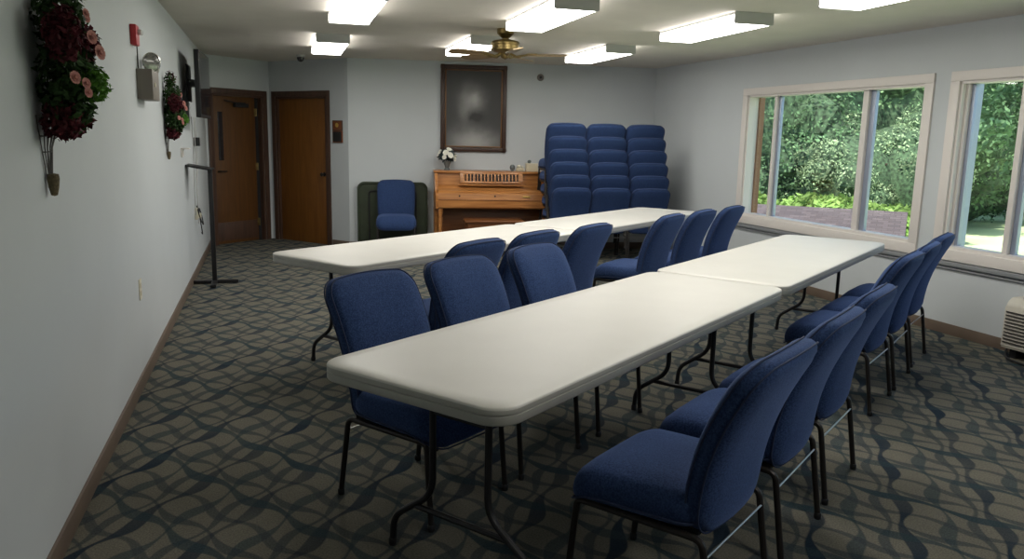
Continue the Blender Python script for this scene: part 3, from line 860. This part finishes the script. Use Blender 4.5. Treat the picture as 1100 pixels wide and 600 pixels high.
def blossom(bm, c, r, face, petals=7, mi=0):
    c = Vector(c); face = Vector(face).normalized()
    a0 = face.orthogonal().normalized()
    for ring, (rr, tilt, sz) in enumerate(((r*.62, .35, r*.8), (r*.36, .9, r*.62), (r*.14, 1.3, r*.42))):
        for k in range(petals-ring):
            a = 2*PI*k/(petals-ring) + ring*.5
            d = Matrix.Rotation(a, 3, face) @ a0; s_ = face.cross(d)
            tip = c + d*(rr+sz*.5*math.cos(tilt)) + face*sz*.6*math.sin(tilt)
            root_ = c + d*rr*.4
            mid = (tip+root_)/2 + face*sz*.05
            vs = [root_, mid - s_*sz*.60, tip - s_*sz*.38 , tip + s_*sz*.38, mid + s_*sz*.60]
            bm.faces.new([bm.verts.new(q_) for q_ in vs]).material_index = mi
    bm_sphere(bm, c + face*r*.12, r*.38, (1, 1, 1), 1, mi)

# flowers on the piano
p = bw(s0+.165, .20)
vs = empty('flower_vase', (p.x, p.y, 1.034), brz, 'grey vase of white and dark flowers on the left end of the piano', 'vase')
bm = bmesh.new(); bm_lathe(bm, [(0, 0), (.035, 0), (.038, .01), (.025, .03), (.032, .06), (.05, .10), (.055, .115), (.048, .115), (.03, .07), (0, .06)], seg=18); from_bm('vase', bm, M['vase'], vs)
bm = bmesh.new(); leaves(bm, (0, 0, .185), (.115, .10, .085), 260, .05, shell=.3); from_bm('foliage', bm, M['navyleaf'], vs)
random.seed(3)
for x, y, z, r in ((-.02, -.09, .22, .04), (.035, -.10, .19, .04), (.09, -.06, .15, .038), (.10, -.03, .19, .034), (-.09, -.05, .23, .032), (.02, -.06, .262, .034), (-.115, -.02, .19, .028), (.06, .04, .25, .03), (-.04, -.10, .165, .03)):
    bm = bmesh.new(); blossom(bm, (x, y, z), r, (x*2, y-.05, z-.12)); from_bm('flower', bm, M['white'], vs, smooth=False)
# small things on the right end of the piano
def bwt(s, o, z): q_ = bw(s, o); return (q_.x, q_.y, z)
o = lathe_thing('round_clock', bwt(s0+1.01, .20, 1.034), [(0, 0), (.018, 0), (.014, .012), (.028, .02), (.036, .045), (.030, .07), (.012, .082), (0, .084)], M['vase'], None, 'small round dark ornament on the piano beside the cream figure', 'ornament')
o.name = 'round_ornament'
fg = empty('cream_figurine', bwt(s0+1.11, .20, 1.034), brz, 'small cream ornament on the piano between the dark ball and the box', 'figurine')
bm = bmesh.new(); bm_box(bm, (0, 0, .022), (.10, .06, .044), bevel=.012); from_bm('base', bm, M['cream'], fg)
bm = bmesh.new(); bm_sphere(bm, (-.015, 0, .060), .026, (1.2, .8, .8), 2); bm_sphere(bm, (.03, 0, .055), .015, (1, 1, 1), 1); from_bm('figure', bm, M['ivory'], fg)
bx = empty('trinket_box', bwt(s0+1.26, .20, 1.034), brz, 'cream lidded box with a dark ball on it, right end of the piano', 'box')
bm = bmesh.new(); bm_box(bm, (0, 0, .045), (.15, .10, .09), bevel=.006); from_bm('body', bm, M['cream'], bx)
bm = bmesh.new(); bm_box(bm, (0, 0, .097), (.16, .11, .014), bevel=.004); from_bm('lid', bm, M['ivory'], bx)
bm = bmesh.new(); bm_sphere(bm, (-.03, 0, .124), .026, (1, 1, .9), 2); from_bm('knob', bm, M['vase'], bx)

# green panel
p = bw(.555, 0)
gp = empty('green_panel', (p.x, p.y, 0), brz, 'dark green round-cornered panel standing against the back wall', 'panel')
bm = bmesh.new(); rings = []
ol = rrect(.90, .86, .09, 8)
for ins, y in ((.02, -.03), (.0, -.035), (.0, -.085), (.008, -.092), (.022, -.092), (.028, -.080), (.2, -.080)):
    rings.append([bm.verts.new((a_*(1-2*ins/.90), y, .435+b_*(1-2*ins/.86))) for a_, b_ in ol])
for a, b in zip(rings, rings[1:]):
    n = len(a)
    for k in range(n): bm.faces.new((a[k], a[(k+1) % n], b[(k+1) % n], b[k]))
bm.faces.new(rings[0]); bm.faces.new(rings[-1])
from_bm('board', bm, M['green'], gp, angle=30)
bm = bmesh.new()
for sx in (-1, 1): bm_tube(bm, fillet([(sx*.30, -.095, .02), (sx*.30, -.095, .75), (0, -.095, .75)], .04), .009, 8)
from_bm('folded_legs', bm, M['blackm'], gp)
for sx in (-1, 1):
    bm = bmesh.new(); bm_box(bm, (sx*.36, -.06, .008), (.06, .09, .016), bevel=.003); from_bm('foot', bm, M['blackm'], gp)

# plaques beside door 2
dd = (Vector(C)-Vector(Bc)).normalized(); pq = Vector(Bc) + dd*1.285; prz = math.atan2(dd.y, dd.x)
for z, h, m_, nm, lab in ((1.565, .11, 'plaque', 'copper_plaque', 'small copper-coloured plaque with round emblem beside the closed door'), (1.425, .13, 'black', 'black_plaque', 'small dark plaque in wooden border just below the copper plaque')):
    pl = empty(nm, (pq.x, pq.y, z), prz, lab, 'plaque')
    bm = bmesh.new(); bm_box(bm, (0, -.008, 0), (.17, .016, h+.02), bevel=.003); from_bm('backing', bm, M['plaque'] if nm != 'copper_plaque' else M['casing'], pl)
    bm = bmesh.new(); bm_box(bm, (0, -.018, 0), (.145, .005, h-.005), bevel=.001); from_bm('plate', bm, M[m_], pl)
    if nm == 'copper_plaque':
        bm = bmesh.new(); bm_lathe(bm, [(0, 0), (.028, 0), (.028, .003), (.020, .004), (0, .004)], (0, -.020, .005), 18, Matrix.Rotation(PI/2, 3, 'X')); from_bm('emblem', bm, M['gold'], pl)

# ------------------------------------------------------------------ left wall
def sconce(loc, scale, label, seed):
    random.seed(seed)
    r = empty('flower_sconce', loc, 0, label, 'flower arrangement', 'wall baskets of flowers')
    # local: wall at x=0, +x into room
    bm = bmesh.new()
    for k in range(9):
        a = -PI/2 + PI*k/8
        bm_tube(bm, [(.018*math.cos(a)+.010, .018*math.sin(a), .09), (.03*math.cos(a)+.005, .05*math.sin(a), .22), (.07*math.cos(a)+.005, .10*math.sin(a), .36)], .0028, 6)
    for z, rx, ry in ((.20, .027, .042), (.27, .045, .068), (.36, .07, .10)):
        bm_tube(bm, [(rx*math.cos(-PI/2+PI*k/10)+.005, ry*math.sin(-PI/2+PI*k/10), z) for k in range(11)], .003, 6)
    from_bm('wire_basket', bm, M['wire'], r)
    bm = bmesh.new(); bm_lathe(bm, [(0, 0), (.014, .005), (.022, .04), (.027, .08), (.024, .10), (0, .105)], (.030, 0, 0), 12); from_bm('moss_tip', bm, M['wicker'], r)
    bm = bmesh.new()
    leaves(bm, (.12, 0, .52), (.12, .19, .24), 1100, .045, shell=.3)
    leaves(bm, (.10, .02, .80), (.11, .17, .16), 600, .042, shell=.2)
    leaves(bm, (.10, .20, .62), (.10, .12, .20), 420, .040, shell=.3)
    leaves(bm, (.08, .02, .98), (.07, .08, .10), 160, .040, shell=.2)
    leaves(bm, (.10, .02, .33), (.06, .09, .06), 120, .040, shell=.2)
    f1 = from_bm('foliage', bm, M['leaf_dark'], r, smooth=False); f1['kind'] = 'stuff'
    bm = bmesh.new()
    leaves(bm, (.15, -.19, .70), (.08, .09, .12), 480, .036, shell=.2)
    leaves(bm, (.17, .06, .68), (.08, .12, .09), 360, .036, shell=.2)
    leaves(bm, (.10, -.08, .34), (.08, .08, .09), 360, .040, shell=.2)
    leaves(bm, (.11, .10, .35), (.08, .09, .08), 300, .036, shell=.2)
    leaves(bm, (.10, .04, 1.0), (.06, .05, .12), 120, .030, shell=.2)
    leaves(bm, (.12, .30, .70), (.04, .05, .05), 60, .030, shell=.2)
    f2 = from_bm('burgundy_leaves', bm, M['burgundy'], r, smooth=False); f2['kind'] = 'stuff'
    bm = bmesh.new(); leaves(bm, (.22, .0, .50), (.07, .10, .08), 420, .032, shell=.2); leaves(bm, (.2, .10, .55), (.06, .06, .08), 120, .03, shell=.2)
    f3 = from_bm('fern_spray', bm, M['leaf_bright'], r, smooth=False); f3['kind'] = 'stuff'
    for (x, y, z, q_) in ((.245, -.10, .70, .030), (.255, .00, .645, .034), (.19, -.21, .52, .028), (.22, -.15, .50, .024), (.20, .06, .80, .024), (.21, .00, .81, .022), (.23, -.17, .46, .022)):
        bm = bmesh.new(); blossom(bm, (x, y, z), q_, (1, y-.5, .15)); from_bm('rose', bm, M['rose'], r, smooth=False)
    bm = bmesh.new()
    for e in ((.10, .40, .98), (.12, .42, .78), (.14, .40, .55), (.06, .33, .45), (.16, .36, .66)):
        bm_tube(bm, catmull([(.08, .05, .55), (.10, e[1]*.5, (e[2]+.6)/2+.03), e], 4), .0022, 5)
        for k in range(3): bm_sphere(bm, (e[0], e[1]-.03*k, e[2]-.01*k), .006, (1, 1, 1), 1)
    from_bm('twigs', bm, M['twig'], r)
    r.scale = (scale, scale, scale)
    return r
sconce((0, 3.10, 1.235), .76, 'large wall basket of burgundy leaves, pink roses and greenery, nearest the viewer', 11)
sconce((0, 6.6, 1.245), .60, 'smaller wall basket of mixed flowers beside the television', 12)

al = empty('fire_alarm', (0, 5.22, 2.005), 0, 'red fire alarm strobe high on the left wall', 'fire alarm')
bm = bmesh.new(); bm_box(bm, (.018, 0, 0), (.036, .12, .115), bevel=.008); from_bm('body', bm, M['red'], al)
bm = bmesh.new(); bm_box(bm, (.046, .02, .02), (.026, .055, .03), bevel=.008); from_bm('strobe', bm, M['clear'], al)
em = empty('emergency_light', (0, 5.46, 1.735), 0, 'beige emergency light box with round lamps on the left wall', 'emergency light')
bm = bmesh.new(); bm_box(bm, (.045, 0, 0), (.09, .30, .18), bevel=.006); from_bm('housing', bm, M['beige'], em)
bm = bmesh.new(); bm_lathe(bm, [(0, 0), (.014, 0), (.014, .006), (0, .006)], (.0905, -.08, 0), 12, Matrix.Rotation(PI/2, 3, 'Y')); from_bm('test_button', bm, M['ivory'], em)
for y, ang in ((-.05, -50), (.10, -15)):
    bm = bmesh.new(); rr = Matrix.Rotation(math.radians(ang), 3, 'Z') @ Matrix.Rotation(PI/2, 3, 'Y')
    bm_lathe(bm, [(0, -.05), (.03, -.045), (.055, -.01), (.060, .008), (.056, .010), (.050, .0), (.03, -.02), (0, -.028)], (.075, y, .135), 20, rr)
    bm_tube(bm, [(.05, y, .08), (.06, y, .12)], .010, 8)
    lm = from_bm('lamp_head', bm, M['silver'], em)
    bm = bmesh.new(); bm_lathe(bm, [(0, .0), (.052, .004), (0, .012)], (.075, y, .135), 16, rr); from_bm('lens', bm, M['lampglass'], lm)
bm = bmesh.new(); bm_tube(bm, [(.012, -.13, .08), (.012, -.13, .26)], .004, 6); from_bm('conduit', bm, M['bronze'], em)

ot = empty('wall_outlet', (0, 4.95, .555), 0, 'ivory electrical outlet low on the left wall', 'outlet')
bm = bmesh.new(); bm_box(bm, (.003, 0, 0), (.006, .075, .12), bevel=.003); from_bm('plate', bm, M['ivory'], ot)
bm = bmesh.new(); bm_box(bm, (.007, 0, .022), (.003, .03, .028), bevel=.002); bm_box(bm, (.007, 0, -.022), (.003, .03, .028), bevel=.002); from_bm('socket', bm, M['cream'], ot)

# television on an arm: screen turned a little toward the room
tvc = Vector((.135, 8.30, 1.885)); 
tv = empty('television', (tvc.x, tvc.y, tvc.z), math.radians(-2.0), 'dark flat television on a wall arm beside the far door, seen edge-on', 'television')
bm = bmesh.new(); bm_box(bm, (.03, 0, 0), (.045, .86, .60), bevel=.006); from_bm('casing', bm, M['black'], tv)
bm = bmesh.new(); bm_box(bm, (.0535, 0, .008), (.002, .83, .56)); from_bm('screen', bm, M['screen'], tv, smooth=False)
bm = bmesh.new(); bm_box(bm, (-.095, 0, .02), (.015, .30, .34), bevel=.003); bm_box(bm, (-.05, -.10, .02), (.09, .04, .06), bevel=.003); bm_box(bm, (-.05, .10, .02), (.09, .04, .06), bevel=.003); bm_box(bm, (.0, 0, .02), (.015, .4, .40), bevel=.003)
from_bm('wall_bracket', bm, M['black'], tv)
jb = tag(from_bm('junction_box', (lambda b_: (bm_box(b_, (.03, 9.05, 1.35), (.06, .09, .09), bevel=.006), b_)[1])(bmesh.new()), M['black']), 'small black box on the wall below the television', 'box')
sh = tag(from_bm('wall_bracket_shelf', (lambda b_: (bm_box(b_, (.035, 7.75, 1.305), (.07, .16, .012), bevel=.003), bm_box(b_, (.006, 7.75, 1.27), (.012, .16, .08), bevel=.003), b_)[2])(bmesh.new()), M['trim']), 'tiny white shelf on the left wall under the television', 'shelf')
cb = empty('hanging_cables', (0, 8.7, 0), 0, 'white and black cables hanging down the wall below the television', 'cable')
for k, (y0, y1, z1, m_) in enumerate(((.0, -.1, .62, 'cable'), (.25, .18, .58, 'cable'), (.42, .2, .50, 'cable'))):
    bm = bmesh.new(); bm_tube(bm, catmull([(.018, y0, 1.60), (.022, y0-.02, 1.2), (.022, y1, .85), (.02, y1+.05, z1)], 6), .005, 6); from_bm('cable', bm, M[m_], cb)
bm = bmesh.new(); bm_tube(bm, catmull([(.02, .1, .70), (.05, .0, .60), (.07, .15, .50), (.05, .3, .56), (.03, .25, .66), (.04, .1, .62), (.06, .12, .42), (.04, .28, .40)], 6), .006, 6); from_bm('cord_bundle', bm, M['blackm'], cb)
bm = bmesh.new(); bm_box(bm, (.015, .1, .62), (.03, .09, .12), bevel=.005); bm_box(bm, (.045, .1, .60), (.03, .05, .05), bevel=.005); from_bm('outlet_box', bm, M['ivory'], cb)

# black lectern stand, desk plate seen from its side
st = empty('lectern_stand', (.205, 8.14, 0), 0, 'thin black lectern stand with cross base beside the left wall', 'stand')
bm = bmesh.new(); bm_box(bm, (0, 0, .02), (.44, .05, .028), bevel=.005); bm_box(bm, (0, -.10, .02), (.05, .34, .028), bevel=.005); from_bm('base', bm, M['black'], st)
bm = bmesh.new(); bm_box(bm, (0, 0, .57), (.042, .042, 1.09), bevel=.004); from_bm('post', bm, M['black'], st)
bm = bmesh.new(); bm_box(bm, (-.085, -.02, 1.125), (.235, .34, .018), Matrix.Rotation(math.radians(10), 3, 'Y'), .004); dsk = from_bm('desk_plate', bm, M['black'], st)

# ------------------------------------------------------------------ wall air conditioner
ac = empty('air_conditioner', (RX(3.72), 3.72, 0), math.atan2(1, -.0336), 'beige louvred air conditioner below the window sill', 'air conditioner')
# local x along wall (+y world), +y into room
bm = bmesh.new()
sec = [(0, .07), (.185, .07), (.195, .08), (.195, .36), (.17, .405), (.14, .43), (0, .43)]
a = [bm.verts.new((-.52, y, z)) for y, z in sec]; b = [bm.verts.new((.52, y, z)) for y, z in sec]
for k in range(len(sec)): bm.faces.new((a[k], b[k], b[(k+1) % 7], a[(k+1) % 7]))
bm.faces.new(a); bm.faces.new(b[::-1]); bmesh.ops.bevel(bm, geom=bm.edges[:], offset=.008, segments=2, affect='EDGES')
from_bm('cabinet', bm, M['acbeige'], ac)
bm = bmesh.new()
for k in range(10): bm_box(bm, (0, .198, .115 + k*.024), (1.0, .006, .010))
for k in range(10): bm_box(bm, (.523, .10, .115 + k*.024), (.006, .15, .010))
from_bm('louvres', bm, M['slot'], ac)
bm = bmesh.new(); bm_box(bm, (.1, .075, .433), (.7, .09, .006), bevel=.002); from_bm('vent_grille', bm, M['ledge'], ac)
for sx in (-1, 1):
    bm = bmesh.new(); bm_box(bm, (sx*.45, .09, .035), (.05, .12, .07), bevel=.004); from_bm('foot', bm, M['blackm'], ac)
cd = bmesh.new(); bm_tube(cd, catmull([(RX(4.3)-.02, 4.32, .02), (RX(4.3)-.12, 4.24, .012), (RX(4.1)-.24, 4.10, .012), (RX(3.8)-.26, 3.85, .012), (RX(3.6)-.2, 3.6, .02)], 6), .007, 6)
tag(from_bm('power_cord', cd, M['blackm']), 'dark power cord on the carpet under the air conditioner', 'cord')

# ------------------------------------------------------------------ outdoors
GZ = -.55
bm = bmesh.new()
vv = [bm.verts.new(q_) for q_ in ((6.4, -30, GZ), (70, -30, GZ), (70, 60, GZ), (6.4, 60, GZ))]; bm.faces.new(vv)
struct(from_bm('ground', bm, M['lawn'], smooth=False))
# low shingled shed roof outside the big window
rd = Vector((.72, -.69, 0)); rd.normalize(); re = Vector((-.69, -.72, 0)); re.normalize()
P2 = Vector((10.68, 10.46, .40))
shed = empty('garden_shed', (P2.x, P2.y, GZ), math.atan2(rd.y, rd.x), 'low outbuilding with brown shingled roof outside the large window', 'shed')
# local +x = rd (toward the right end), -y = toward the house
hz = P2.z - GZ
bm = bmesh.new()
def roofq(y0, z0, y1, z1):
    x0, x1 = -3.5, 0
    v = [bm.verts.new(q_) for q_ in ((x0, y0, z0), (x1, y0, z0), (x1, y1, z1), (x0, y1, z1))]
    w = [bm.verts.new((q_.co.x, q_.co.y, q_.co.z-.05)) for q_ in v]
    bm.faces.new(v); bm.faces.new(w[::-1])
    for k in range(4): bm.faces.new((v[k], w[k], w[(k+1) % 4], v[(k+1) % 4]))
roofq(0, hz, -1.7, hz-.62); roofq(0, hz, 1.7, hz-.62)
from_bm('roof', bm, M['shingle'], shed, smooth=False)
bm = bmesh.new(); prof = [(-1.5, 0), (1.5, 0), (1.5, hz-.62), (0, hz-.07), (-1.5, hz-.62)]
a = [bm.verts.new((-.12, y, z)) for y, z in prof]; b = [bm.verts.new((-3.4, y, z)) for y, z in prof]
bm.faces.new(a); bm.faces.new(b[::-1])
for k in range(5): bm.faces.new((a[k], b[k], b[(k+1) % 5], a[(k+1) % 5]))
from_bm('wall', bm, M['extwall'], shed, smooth=False)

def make_tree(name, seed, R, zc, rz, nl, size, lm, core=True):
    random.seed(seed)
    r = empty(name)
    bm = bmesh.new()
    bm_tube(bm, catmull([(0, 0, 0), (.1, .05, zc*.5), (0, .1, zc+rz*.3)], 5), lambda t: .22*(1-.6*t), 10)
    for k in range(5):
        a = k*1.26; bm_tube(bm, [(0.05, .05, zc*.5), (R*.4*math.cos(a), R*.4*math.sin(a), zc), (R*.7*math.cos(a), R*.7*math.sin(a), zc+rz*.3)], lambda t: .09*(1-.7*t), 7)
    from_bm('trunk', bm, M['bark'], r)
    blobs = []
    for _ in range(46):
        while True:
            v = Vector((random.uniform(-1, 1), random.uniform(-1, 1), random.uniform(-1, 1)))
            if .3 < v.length < 1: break
        blobs.append((Vector((v.x*R*.8, v.y*R*.8, zc + v.z*rz*.85)), random.uniform(.20, .34)*R))
    bm = bmesh.new()
    for c, q_ in blobs:
        for _ in range(int(nl/len(blobs))):
            v = Vector((random.gauss(0, 1), random.gauss(0, 1), random.gauss(0, 1))).normalized()
            leaf(bm, c + v*q_*random.uniform(.75, 1.08), v, size*random.uniform(.6, 1.4))
    cr = from_bm('crown', bm, lm, r, smooth=False); cr['kind'] = 'stuff'
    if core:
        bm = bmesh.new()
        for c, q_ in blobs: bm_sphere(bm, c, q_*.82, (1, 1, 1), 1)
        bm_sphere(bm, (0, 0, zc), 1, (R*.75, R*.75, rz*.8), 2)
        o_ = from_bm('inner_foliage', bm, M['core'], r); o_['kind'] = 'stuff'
    return r
TA = make_tree('broadleaf_tree', 21, 2.6, 2.4, 2.7, 30000, .085, M['tree1'])
TB = make_tree('broadleaf_tree', 22, 2.6, 2.5, 2.9, 30000, .085, M['tree2'])
TC = make_tree('broadleaf_tree', 23, 2.2, 2.0, 2.2, 24000, .10, M['tree3'])
protos = {'A': [TA, False], 'B': [TB, False], 'C': [TC, False]}
def tree(k, az, r, s, lab):
    t, u_ = protos[k]
    o_ = copy_tree(t) if u_ else t; protos[k][1] = True
    a = math.radians(az); o_.location = (CX + r*math.sin(a), r*math.cos(a), GZ); o_.scale = (s, s, s); o_.rotation_euler = (0, 0, az*1.7)
    tag(o_, lab, 'tree', 'trees behind the lawn')
TL = [('B', 24, 21, 1.2, 'dark leafy tree at the far left end of the tree line, mostly hidden'),
      ('B', 33.2, 19.5, 1.0, 'dark green tree filling the narrow left pane of the large window'),
      ('A', 37, 20.5, 1.05, 'mid green tree behind the middle pane of the large window, left part'),
      ('C', 39.8, 18.3, .62, 'pale sunlit tree in the centre of the large window'),
      ('A', 41.5, 21.5, 1.15, 'mid green tree behind the wide mullion of the large window'),
      ('C', 42.8, 18.8, .66, 'pale green round tree in the right pane of the large window'),
      ('B', 45.0, 25, 1.35, 'tall dark tree in the right pane of the large window'),
      ('A', 50, 31, 1.5, 'mid green tree far behind the lawn in the second window'),
      ('B', 55, 30, 1.5, 'dark tree at the right of the second window'),
      ('A', 60, 22, 1.2, 'mid green tree beyond the right edge of the picture'),
      ('B', 67, 22, 1.2, 'dark tree furthest along the tree line toward the viewer'),
      ('A', 28.5, 23, 1.2, 'mid green tree beside the left end of the tree line')]
for t in TL: tree(*t)
TD = make_tree('lawn_tree', 31, 1.9, 3.45, 2.35, 14000, .10, M['tree2'], core=False)
a = math.radians(51.2); TD.location = (CX + 13.5*math.sin(a), 13.5*math.cos(a), GZ)
tag(TD, 'dark leafy tree standing on the lawn close to the second window', 'tree')
# row of lime shrubs in front of the trees
random.seed(5)
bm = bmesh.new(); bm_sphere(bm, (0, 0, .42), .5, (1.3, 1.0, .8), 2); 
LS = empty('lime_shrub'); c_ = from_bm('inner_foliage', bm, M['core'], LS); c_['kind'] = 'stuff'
bm = bmesh.new(); leaves(bm, (0, 0, .45), (.85, .7, .55), 1500, .14, shell=.6); f_ = from_bm('leaves', bm, M['lime'], LS, smooth=False); f_['kind'] = 'stuff'
k = 0
for az in [31 + 1.75*i for i in range(8)]:
    o_ = LS if k == 0 else copy_tree(LS); r = 16.2 + .4*math.sin(k*2.1)
    a = math.radians(az); o_.location = (CX + r*math.sin(a), r*math.cos(a), GZ); s = 1.02 + .12*math.sin(k*1.7)
    o_.scale = (s, s, s); o_.rotation_euler = (0, 0, k*1.3)
    tag(o_, 'bright lime green shrub in the sunlit row under the trees', 'shrub', 'lime shrubs under the trees'); k += 1

# ------------------------------------------------------------------ light
w = bpy.data.worlds.new('World'); scene.world = w; w.use_nodes = True
nt = w.node_tree; bg = nt.nodes['Background']
sky = nt.nodes.new('ShaderNodeTexSky'); sky.sky_type = 'NISHITA'; sky.sun_disc = False
sky.sun_elevation = math.radians(52); sky.sun_rotation = math.radians(230)
nt.links.new(sky.outputs[0], bg.inputs['Color']); bg.inputs['Strength'].default_value = .42
sl = bpy.data.lights.new('sun', 'SUN'); sl.energy = 9; sl.angle = math.radians(1); sl.color = (1, .95, .85)
so = bpy.data.objects.new('sun', sl); COL.objects.link(so)
so.rotation_euler = Vector((-.55, -.35, 1.0)).to_track_quat('Z', 'Y').to_euler()

scene.view_settings.view_transform = 'Standard'
scene.view_settings.look = 'None'
scene.view_settings.exposure = 0
